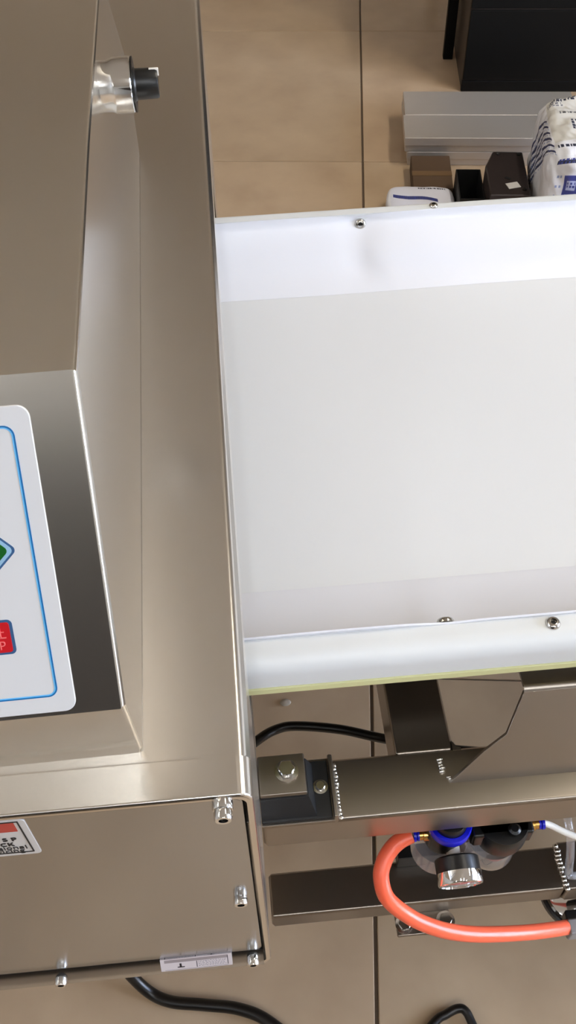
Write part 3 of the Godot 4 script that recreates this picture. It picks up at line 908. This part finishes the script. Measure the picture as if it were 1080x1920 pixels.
# ---------------------------------------------------------------- air preparation unit under the beam
func air_unit():
	var t := thing("air_regulator", "black air filter regulator with gauge hanging under the upper beam", "regulator", place(Vector3(0.2, 0.43, -0.385)))
	var g := geo(t)
	# regulator body with knob and blue ring on top
	var c := Vector3(0.1800, 0, -0.3800)
	g.lathe([Vector2(0, 0.482), Vector2(0.018, 0.482), Vector2(0.0195, 0.486), Vector2(0.0205, 0.492), Vector2(0.0205, 0.515), Vector2(0.0195, 0.522), Vector2(0, 0.522)], 36, Transform3D(Basis(), Vector3(c.x, 0, c.z)))
	g.bx(Vector3(0.160, 0.492, -0.402), Vector3(0.268, 0.515, -0.3680), 0.003)
	var body := obj("body", g, M.black, t)
	g = geo(t)
	g.lathe([Vector2(0.0165, 0.524), Vector2(0.0215, 0.524), Vector2(0.0225, 0.526), Vector2(0.0225, 0.534), Vector2(0.0215, 0.536), Vector2(0.0172, 0.536), Vector2(0.0165, 0.534)], 48, Transform3D(Basis(), Vector3(c.x + 0.003, 0, c.z + 0.0045)))
	obj("lock_ring", g, M.blue, t, "bright blue lock ring")
	g = geo(t)
	g.lathe([Vector2(0, 0.519), Vector2(0.0168, 0.519), Vector2(0.0168, 0.541), Vector2(0.0150, 0.545), Vector2(0, 0.545)], 36, Transform3D(Basis(), Vector3(c.x + 0.003, 0, c.z + 0.0045)))
	obj("knob", g, M.black, t)
	# filter half: a rounded black body lower down to the right
	g = geo(t)
	g.lathe([Vector2(0, 0.490), Vector2(0.022, 0.490), Vector2(0.0265, 0.494), Vector2(0.0280, 0.502), Vector2(0.0280, 0.520), Vector2(0.026, 0.526), Vector2(0, 0.526)], 36, Transform3D(Basis(), Vector3(0.2395, 0, -0.3760)))
	g.bx(Vector3(0.205, 0.500, -0.400), Vector3(0.2700, 0.526, -0.3610), 0.003)
	obj("filter_body", g, M.black, t)
	g = geo(t)
	g.lathe([Vector2(0, 0.526), Vector2(0.0065, 0.526), Vector2(0.0065, 0.531), Vector2(0.004, 0.533), Vector2(0, 0.533)], 20, Transform3D(Basis(), Vector3(0.2480, 0, -0.3640)))
	obj("cap_screw", g, M.black, t)
	# clear bowls hanging below
	for p in [[0.1770, -0.378, 0.0285], [0.2330, -0.376, 0.0275]]:
		g = geo(t)
		g.lathe([Vector2(p[2] * 0.8, 0.450), Vector2(p[2], 0.458), Vector2(p[2], 0.490)], 32, Transform3D(Basis(), Vector3(p[0], 0, p[1])))
		g.lathe([Vector2(0, 0.445), Vector2(p[2] * 0.5, 0.446), Vector2(p[2] * 0.8, 0.450)], 32, Transform3D(Basis(), Vector3(p[0], 0, p[1])))
		obj("bowl", g, M.bowl, t, "clear plastic bowl")
	# gauge on a hex nipple
	var gc := Vector3(0.1895, 0.4920, -0.3545)
	var gd := Vector3(0.01, -0.17, 0.985)
	g = geo(t)
	g.lathe([Vector2(0, 0), Vector2(0.0075, 0), Vector2(0.0075, 0.010), Vector2(0.006, 0.0105), Vector2(0.006, 0.014)], 6, axis_to(gc + Vector3(-0.002, 0.003, -0.013), gd), 5.0)
	obj("gauge_stem", g, M.white_tube, t, "white gauge stem")
	g = geo(t)
	g.lathe([Vector2(0, 0), Vector2(0.0215, 0), Vector2(0.0232, 0.0015), Vector2(0.0232, 0.0165), Vector2(0, 0.0165)], 48, axis_to(gc, gd))
	var gauge := obj("gauge", g, M.black, t, "small round pressure gauge")
	g = geo(t)
	g.lathe([Vector2(0.0228, 0.0150), Vector2(0.0236, 0.0155), Vector2(0.0236, 0.0262), Vector2(0.0228, 0.0275), Vector2(0.0205, 0.0280), Vector2(0.0200, 0.0240)], 48, axis_to(gc, gd))
	obj("bezel", g, M.chrome, gauge, "chrome bezel")
	g = geo(t)
	g.lathe([Vector2(0.0205, 0.022), Vector2(0, 0.022)], 40, axis_to(gc, gd))
	obj("dial", g, M.white_print, gauge)
	g = geo(t)
	g.lathe([Vector2(0.0204, 0.0270), Vector2(0.012, 0.0284), Vector2(0, 0.0288)], 40, axis_to(gc, gd))
	obj("glass", g, M.clear, gauge)
	# brass push-in fittings with blue collars
	for s in [[0.1605, -1.0, 0.508, -0.3760], [0.2700, 1.0, 0.514, -0.3740]]:
		var d := Vector3(s[1], 0, 0)
		var o := Vector3(s[0], s[2], s[3])
		g = geo(t)
		g.lathe([Vector2(0, -0.004), Vector2(0.0075, -0.004), Vector2(0.0075, 0.0035), Vector2(0.0062, 0.0042), Vector2(0.0062, 0.0085), Vector2(0, 0.0085)], 6, axis_to(o, d), 5.0)
		var br := obj("brass_fitting", g, M.brass, t, "brass push-in fitting")
		g = geo(t)
		g.lathe([Vector2(0, 0.008), Vector2(0.0064, 0.008), Vector2(0.0064, 0.0098), Vector2(0.0050, 0.0102), Vector2(0.0068, 0.0112), Vector2(0.0068, 0.0140), Vector2(0, 0.0142)], 24, axis_to(o, d))
		obj("release_collar", g, M.blue, br, "blue release collar")
	# hanger that holds the unit to the beam
	g = geo(t)
	g.bx(Vector3(0.200, 0.518, -0.410), Vector3(0.225, 0.5468, -0.390), 0.001)
	obj("hanger", g, M.black, t)

func hoses():
	var t := thing("orange_hose", "orange air hose looping from the regulator to the grey valve", "hose", place(Vector3(0.2, 0.45, -0.3)))
	var g := geo(t)
	g.tube([Vector3(0.1440, 0.508, -0.3763), Vector3(0.1333, 0.507, -0.3726), Vector3(0.1230, 0.503, -0.3666), Vector3(0.1139, 0.498, -0.3564), Vector3(0.1089, 0.490, -0.3447), Vector3(0.1106, 0.478, -0.3311), Vector3(0.1176, 0.465, -0.3238), Vector3(0.1318, 0.448, -0.3169), Vector3(0.1503, 0.432, -0.3103), Vector3(0.1801, 0.412, -0.3047), Vector3(0.2184, 0.388, -0.3048), Vector3(0.2733, 0.355, -0.3110), Vector3(0.3152, 0.325, -0.3195), Vector3(0.3413, 0.303, -0.3266)], 0.0085, 20, 10)
	obj("tube", g, M.orange, t)
	# valve at the right edge that the hose enters
	t = thing("air_valve", "grey and chrome air valve at the end of the orange hose", "valve", place(Vector3(0.39, 0.2, -0.36)))
	g = geo(t)
	g.bx(Vector3(0.3385, 0.290, -0.3330), Vector3(0.4100, 0.3150, -0.3150), 0.0025)
	obj("body", g, M.grey, t)
	g = geo(t)
	g.bx(Vector3(0.3400, 0.288, -0.3450), Vector3(0.4000, 0.3080, -0.3328), 0.002)
	obj("cap", g, M.black, t)
	g = geo(t)
	var ct := Transform3D(Basis(Vector3.RIGHT, deg_to_rad(8)), Vector3(0.3930, 0.2150, -0.3960))
	g.lathe([Vector2(0, 0.012), Vector2(0.010, 0.012), Vector2(0.0125, 0.022), Vector2(0.016, 0.022), Vector2(0.044, 0.006), Vector2(0.048, 0.008)], 48, ct)
	obj("dish", g, M.chrome, t, "chrome dish")
	g = geo(t)
	g.lathe([Vector2(0, -0.006), Vector2(0.052, -0.006), Vector2(0.0535, 0.000), Vector2(0.0535, 0.0085), Vector2(0.0505, 0.0100), Vector2(0.0478, 0.0075)], 48, ct)
	obj("rim", g, M.black, t)
	g = geo(t)
	g.lathe([Vector2(0.012, 0.012), Vector2(0.012, 0.040), Vector2(0, 0.042)], 20, ct)
	g.bx(Vector3(0.386, 0.215, -0.366), Vector3(0.400, 0.292, -0.345), 0.002)
	obj("stem", g, M.chrome, t)
	g = geo(t)
	g.bx(Vector3(0.378, 0.2, -0.425), Vector3(0.408, 0.24, -0.40), 0.002)
	obj("bracket", g, M.frame_steel, t)
	# thin white tube and the clear loop beside it
	g = geo()
	g.tube([Vector3(0.2830, 0.514, -0.3740), Vector3(0.2920, 0.509, -0.3725), Vector3(0.3050, 0.503, -0.3670), Vector3(0.3250, 0.496, -0.3600), Vector3(0.3600, 0.480, -0.3550), Vector3(0.4300, 0.44, -0.352)], 0.0035, 12, 8)
	var o := obj("white_tube", g, M.white_tube)
	o.set_meta("label", "thin white air tube leaving the regulator towards the right")
	o.set_meta("category", "tube")
	g = geo()
	g.tube([Vector3(0.3300, 0.450, -0.4180), Vector3(0.3290, 0.455, -0.4080), Vector3(0.3300, 0.445, -0.3860), Vector3(0.3360, 0.405, -0.3760), Vector3(0.3460, 0.350, -0.3760), Vector3(0.3600, 0.312, -0.3820), Vector3(0.40, 0.31, -0.384)], 0.0048, 14, 8)
	o = obj("clear_tube", g, M.clear)
	o.set_meta("label", "clear plastic tube curving down beside the weld bead")
	o.set_meta("category", "tube")
	# cables
	g = geo()
	g.tube([Vector3(-0.06, 0.430, -0.500), Vector3(-0.0110, 0.452, -0.5270), Vector3(0.0154, 0.450, -0.5417), Vector3(0.0413, 0.450, -0.5432), Vector3(0.0917, 0.450, -0.5335), Vector3(0.1419, 0.450, -0.5165), Vector3(0.22, 0.44, -0.50), Vector3(0.5, 0.38, -0.48)], 0.0058, 14, 8)
	o = obj("black_cable", g, M.cable)
	o.set_meta("label", "black cable arching across the gap under the white belt")
	o.set_meta("category", "cable")
	g = geo()
	g.tube([Vector3(-0.245, 0.30, -0.420), Vector3(-0.235, 0.16, -0.4100), Vector3(-0.2230, 0.060, -0.3980), Vector3(-0.1960, 0.0140, -0.3760), Vector3(-0.1640, 0.0090, -0.3600), Vector3(-0.1180, 0.0090, -0.3515), Vector3(-0.0658, 0.0090, -0.3410), Vector3(-0.0221, 0.0090, -0.3180), Vector3(0.03, 0.0090, -0.262), Vector3(0.06, 0.009, -0.15)], 0.0085, 16, 8)
	o = obj("power_cable", g, M.cable)
	o.set_meta("label", "black power cable running out from under the detector over the tiles")
	o.set_meta("category", "cable")
	g = geo()
	g.tube([Vector3(0.13, 0.009, -0.235), Vector3(0.2004, 0.0090, -0.2960), Vector3(0.2230, 0.0090, -0.3080), Vector3(0.2400, 0.0110, -0.3130), Vector3(0.2500, 0.0110, -0.3090), Vector3(0.2566, 0.0090, -0.2920), Vector3(0.27, 0.0090, -0.24), Vector3(0.30, 0.009, -0.10)], 0.0062, 14, 8)
	o = obj("cable_loop", g, M.cable)
	o.set_meta("label", "bent loop of black cable on the tiles below the orange hose")
	o.set_meta("category", "cable")
	g = geo()
	g.blob(Vector3(0.040, 0.0035, -0.8213), Vector3(0.010, 0.0045, 0.007), 12)
	o = obj("mortar_crumb", g, mat("mortar", Color(0.62, 0.57, 0.50), 0.8))
	o.set_meta("label", "small pale crumb lying on the tile under the belt edge")
	o.set_meta("category", "crumb")

# ---------------------------------------------------------------- goods on the floor behind the machine
func print_texture(kind: int) -> ImageTexture:
	# three panes side by side: left flank, top, front
	var W := 768
	var H := 256
	var im := Image.create(W, H, false, Image.FORMAT_RGB8)
	im.fill(Color(0.90, 0.90, 0.92))
	var rng := RandomNumberGenerator.new()
	rng.seed = 40 + kind
	var dark := Color(0.16, 0.17, 0.24)
	var blue := Color(0.24, 0.28, 0.58)
	var pale := Color(0.58, 0.63, 0.78)
	if kind == 0:
		for k in 6:
			for y in range(6, 240):
				var v := y / 256.0
				var x := int(250.0 - 26.0 * k - 190.0 * pow(v, 0.55) + 26.0 * k * v)
				if x < 4 or x > 246: continue
				if rng.randf() < 0.92: im.fill_rect(Rect2i(x, y, 7, 2), blue.lerp(dark, 0.3 + rng.randf() * 0.7))
				if rng.randf() < 0.4: im.fill_rect(Rect2i(x + 12, y, 5, 1), pale)
		im.fill_rect(Rect2i(256, 0, 256, 200), Color(0.84, 0.83, 0.80))
		small_lines(im, rng, Rect2i(276, 24, 150, 22), dark, 2)
		small_lines(im, rng, Rect2i(264, 44, 44, 18), Color(0.45, 0.45, 0.48), 3)
		small_lines(im, rng, Rect2i(296, 92, 190, 14), Color(0.3, 0.3, 0.32), 2)
		small_lines(im, rng, Rect2i(318, 128, 70, 44), dark, 4)
		small_lines(im, rng, Rect2i(264, 214, 240, 12), dark, 1)
		im.fill_rect(Rect2i(512, 12, 256, 10), dark)
		small_lines(im, rng, Rect2i(516, 8, 250, 16), blue, 2)
		im.fill_rect(Rect2i(548, 50, 40, 206), blue)
		for k in 6:
			im.fill_rect(Rect2i(556, 62 + k * 32, 24, 22), Color(0.72, 0.75, 0.90))
			small_lines(im, rng, Rect2i(558, 66 + k * 32, 20, 14), blue, 2)
		for k in 8: small_lines(im, rng, Rect2i(524, 50 + k * 24, 16, 8), pale, 1)
		for y in [[120, 0], [180, 1], [70, 1]]:
			im.fill_rect(Rect2i(616 + 4 * y[1], y[0], 4, 24), dark)
			im.fill_rect(Rect2i(632 - 6 * y[1], y[0] + 2, 4, 20), dark)
	else:
		im.fill_rect(Rect2i(256, 0, 512, 256), Color(0.86, 0.86, 0.90))
		for pane in [256, 512]:
			for x in range(20, 190):
				im.fill_rect(Rect2i(pane + x, 60 + int(x * 0.28 + 10.0 * sin(x * 0.03)), 1, 22), blue.lerp(dark, rng.randf() * 0.6))
			small_lines(im, rng, Rect2i(pane + 80, 150, 100, 30), Color(0.4, 0.42, 0.5), 3)
			small_lines(im, rng, Rect2i(pane + 120, 20, 110, 16), dark, 1)
			im.fill_rect(Rect2i(pane + 200, 160, 14, 14), dark)
			im.fill_rect(Rect2i(pane + 224, 168, 14, 14), Color(0.4, 0.38, 0.36))
	im.generate_mipmaps()
	return ImageTexture.create_from_image(im)

func small_lines(im: Image, rng: RandomNumberGenerator, r: Rect2i, c: Color, rows: int):
	var h := maxi(2, r.size.y / rows - 2)
	for k in rows:
		var x := r.position.x
		while x < r.end.x:
			var w := rng.randi_range(2, 9)
			im.fill_rect(Rect2i(x, r.position.y + k * (h + 2), mini(w, r.end.x - x), h), c)
			x += w + rng.randi_range(2, 5)

func parcel(called: String, label: String, lo: Vector3, hi: Vector3, tex: ImageTexture, k: float, rumple: float, seed_: int, turn := 0.0):
	var ft := floor_frame()
	var c := (lo + hi) * 0.5
	var t := thing(called, label, "parcel", Transform3D(ft.basis * Basis(Vector3.UP, deg_to_rad(turn)), ft * Vector3(c.x, lo.y, c.z)), "paper wrapped parcels")
	var h := (hi - lo) * 0.5
	var nz := FastNoiseLite.new()
	nz.seed = seed_
	nz.frequency = 9.0
	nz.fractal_octaves = 3
	var m := mat("printed_paper", Color(1, 1, 1), 0.55)
	m.albedo_texture = tex
	var g := geo(t, true)
	for face in 6:
		var ax := face / 2
		var s := -1.0 if face % 2 == 0 else 1.0
		var f := func(u: float, v: float) -> Vector3:
			var p := Vector3()
			p[ax] = s
			# u, v chosen so that prints stand upright on the flank (x), the top (y) and the front (z)
			match ax:
				0: p.z = lerpf(-1, 1, u); p.y = lerpf(1, -1, v)
				1: p.x = lerpf(-1, 1, u); p.z = lerpf(-1, 1, v)
				2: p.x = lerpf(-1, 1, u); p.y = lerpf(1, -1, v)
			var q := p / pow(pow(absf(p.x), k) + pow(absf(p.y), k) + pow(absf(p.z), k), 1.0 / k)
			q = q * h
			var d := nz.get_noise_3dv(q * 1.2) * rumple
			return Vector3(0, h.y, 0) + q * (1.0 + d)
		var pane := [0.0, 1.0 / 3.0, 2.0 / 3.0][ax] as float
		var n := 26
		var e := 0.004
		var grid := []
		for i in n + 1:
			var row := []
			for j in n + 1:
				var u := float(i) / n
				var v := float(j) / n
				var p: Vector3 = f.call(u, v)
				var nn: Vector3 = (f.call(minf(u + e, 1), v) - f.call(maxf(u - e, 0), v)).cross(f.call(u, minf(v + e, 1)) - f.call(u, maxf(v - e, 0))).normalized()
				if nn.dot(p - Vector3(0, h.y, 0)) < 0: nn = -nn
				row.append([p, nn, Vector2(pane + u / 3.0, v)])
			grid.append(row)
		for i in n:
			for j in n:
				var a = grid[i][j]
				var b = grid[i + 1][j]
				var cc = grid[i + 1][j + 1]
				var d = grid[i][j + 1]
				g.quad(a[0], b[0], cc[0], d[0], a[1], b[1], cc[1], d[1], [a[2], b[2], cc[2], d[2]])
	obj("wrapping", g, m, t)

func stored_goods():
	var ft := floor_frame()
	# black cabinet
	var t := thing("black_cabinet", "black drawer cabinet standing on the tiles behind the aluminium plates", "cabinet", Transform3D(ft.basis, ft * Vector3(0.62, 0, -0.72)))
	var o := -Vector3(0.62, 0, -0.72)
	var g := geo(t, true)
	g.bx(o + Vector3(0.3170, 0.0, -1.02), o + Vector3(0.95, 0.80, -0.4280), 0.004)
	obj("carcass", g, M.cabinet_side, t)
	g = geo(t, true); g.bx(o + Vector3(0.3165, 0.0, -0.440), o + Vector3(0.95, 0.0350, -0.4232), 0.002); obj("plinth", g, M.cabinet, t)
	for d in [[0.0385, 0.2500], [0.2545, 0.50], [0.5045, 0.79]]:
		g = geo(t, true); g.bx(o + Vector3(0.3180, d[0], -0.440), o + Vector3(0.95, d[1], -0.4215), 0.0022)
		obj("drawer", g, M.cabinet, t)
	g = geo(t, true); g.bx(o + Vector3(0.31, 0.79, -1.03), o + Vector3(0.96, 0.82, -0.415), 0.003); obj("top", g, M.cabinet, t)
	# low brown cabinet on the operator's side, mirrored in the steel
	t = thing("tool_cabinet", "low dark brown tool cabinet on the operator side, behind the camera", "cabinet", place(Vector3(-0.35, 0, 1.35)))
	var paint := mat("brown_paint", Color(0.155, 0.13, 0.115), 0.45)
	g = geo(t, true); g.bx(Vector3(-0.65, 0.06, -0.22), Vector3(0.65, 1.62, 0.25), 0.006); obj("carcass", g, paint, t)
	g = geo(t, true); g.bx(Vector3(-0.62, 0.0, -0.19), Vector3(0.62, 0.061, 0.22), 0.002); obj("plinth", g, M.black, t)
	for x in [-0.64, 0.005]:
		g = geo(t, true); g.bx(Vector3(x, 0.08, -0.238), Vector3(x + 0.635, 1.60, -0.221), 0.004)
		var dr := obj("door", g, paint, t)
		g = geo(t, true); g.bx(Vector3(x + (0.56 if x < 0 else 0.05), 0.75, -0.262), Vector3(x + (0.585 if x < 0 else 0.075), 0.95, -0.2385), 0.004)
		obj("handle", g, M.chrome, dr)
	# table leg beside it
	t = thing("table", "dark table whose square leg stands left of the black cabinet", "table", Transform3D(ft.basis, ft * Vector3(0.29, 0, -0.66)))
	g = geo(t, true); g.bx(Vector3(-0.016, 0, -0.016), Vector3(0.016, 1.0, 0.016), 0.002); obj("leg", g, M.cabinet, t)
	g = geo(t, true); g.bx(Vector3(-0.016, 0, -0.70), Vector3(0.016, 1.0, -0.668), 0.002); obj("leg", g, M.cabinet, t)
	g = geo(t, true); g.bx(Vector3(-0.03, 1.0, -0.72), Vector3(0.75, 1.03, 0.03), 0.003); obj("tabletop", g, M.cabinet, t)
	g = geo(t, true); g.bx(Vector3(0.70, 0, -0.70), Vector3(0.732, 1.0, -0.668), 0.002); obj("leg", g, M.cabinet, t)
	# aluminium plates: three layers below, two plates side by side on top
	var plates := [
		[0.1290, -0.225, 0.62, 0.0180, 0.0, 0.022, "lowest aluminium plate in the stack in front of the black cabinet"],
		[0.1250, -0.228, 0.62, 0.0250, 0.0225, 0.045, "second aluminium plate up in the stack in front of the cabinet"],
		[0.1180, -0.232, 0.62, 0.0240, 0.0455, 0.067, "third aluminium plate up, under the two topmost narrow plates"],
		[0.1150, -0.0985, 0.62, 0.0320, 0.0675, 0.092, "narrow aluminium plate on top of the stack, nearer the belt"],
		[0.1200, -0.2400, 0.62, -0.0995, 0.0675, 0.092, "narrow aluminium plate on top of the stack, nearer the black cabinet"]]
	for p in plates:
		var c := Vector3((p[0] + p[2]) / 2, p[4], (p[1] + p[3]) / 2)
		var pt := Transform3D(ft.basis, ft * c)
		g = Geo.new(Transform3D(), S)
		g.bx(Vector3(p[0] - c.x, 0, p[1] - c.z), Vector3(p[2] - c.x, p[5] - p[4], p[3] - c.z), 0.0015)
		var m := obj("aluminium_plate", g, M.alu)
		m.transform = Transform3D(pt.basis, pt.origin * S)
		m.set_meta("label", p[6]); m.set_meta("category", "metal plate"); m.set_meta("group", "stacked aluminium plates")
	# gearbox with a small sticker
	var at := Vector3(0.380, 0, 0.300)
	t = thing("gearbox", "dark cast gearbox block between the metal plates and the white parcel", "gearbox", Transform3D(ft.basis, ft * at))
	g = geo(t, true)
	var top := PackedVector2Array([Vector2(0.337 - at.x, -(0.205 - at.z)), Vector2(0.416 - at.x, -(0.207 - at.z)), Vector2(0.414 - at.x, -(0.415 - at.z)), Vector2(0.312 - at.x, -(0.415 - at.z)), Vector2(0.312 - at.x, -(0.275 - at.z))])
	g.prism(top, 0.0, 0.150, 0.004, Transform3D(Basis(Vector3(1, 0, 0), Vector3(0, 0, -1), Vector3(0, 1, 0)), Vector3()))
	obj("casting", g, M.gear, t)
	g = geo(t, true)
	g.bx(Vector3(-0.010, 0.1495, 0.060), Vector3(0.022, 0.1512, 0.085), 0.0, Transform3D(Basis(Vector3.UP, 0.3), Vector3(-0.034, 0, 0.004)))
	var stk := obj("sticker", g, M.sticker, t, "small torn white sticker")
	g = geo(t, true)
	g.bx(Vector3(-0.006, 0.151, 0.064), Vector3(0.002, 0.1517, 0.080), 0.0, Transform3D(Basis(Vector3.UP, 0.9), Vector3(-0.072, 0, -0.008)))
	obj("sticker_mark", g, M.ink, stk)
	for p in [Vector2(-0.030, -0.080), Vector2(0.024, -0.078), Vector2(0.020, 0.09)]:
		g = geo(t, true)
		g.lathe([Vector2(0, 0.148), Vector2(0.006, 0.148), Vector2(0.006, 0.1525), Vector2(0.003, 0.1535), Vector2(0, 0.152)], 16, Transform3D(Basis(), Vector3(p.x, 0, p.y)))
		obj("bolt", g, M.black, t)
	# dark box left of the gearbox
	at = Vector3(0.278, 0, 0.265)
	t = thing("dark_box", "matt black open box between the cardboard box and the gearbox", "box", Transform3D(ft.basis, ft * at))
	g = geo(t, true)
	g.ring(rrect(-0.033, -0.09, 0.033, 0.055, 0.002, 1), rrect(-0.030, -0.087, 0.030, 0.052, 0.001, 1), 0.0, 0.10, 0.0, Transform3D(Basis(Vector3(1, 0, 0), Vector3(0, 0, -1), Vector3(0, 1, 0)), Vector3()))
	g.bx(Vector3(-0.031, 0.0, -0.053), Vector3(0.031, 0.004, 0.088), 0.0)
	obj("shell", g, M.dark_box, t)
	# cardboard box
	at = Vector3(0.190, 0, 0.140)
	t = thing("cardboard_box", "low brown cardboard box in front of the aluminium plates", "box", Transform3D(ft.basis, ft * at))
	g = geo(t, true)
	g.bx(Vector3(-0.055, 0, -0.095), Vector3(0.055, 0.046, 0.075), 0.002)
	obj("carton", g, M.cardboard, t)
	g = geo(t, true)
	g.bx(Vector3(-0.0552, 0.0455, -0.012), Vector3(0.0552, 0.0467, 0.012), 0.0)
	obj("tape", g, mat("parcel_tape", Color(0.44, 0.34, 0.23), 0.3), t)
	# printed parcels
	parcel("paper_parcel", "large white paper parcel with blue stripes right of the gearbox", Vector3(0.432, 0, 0.175), Vector3(0.69, 0.302, 0.480), print_texture(0), 6.0, 0.085, 3)
	parcel("paper_parcel", "small low white paper parcel with a blue stripe by the cardboard box", Vector3(0.058, 0, 0.222), Vector3(0.243, 0.064, 0.40), print_texture(1), 6.0, 0.06, 8)
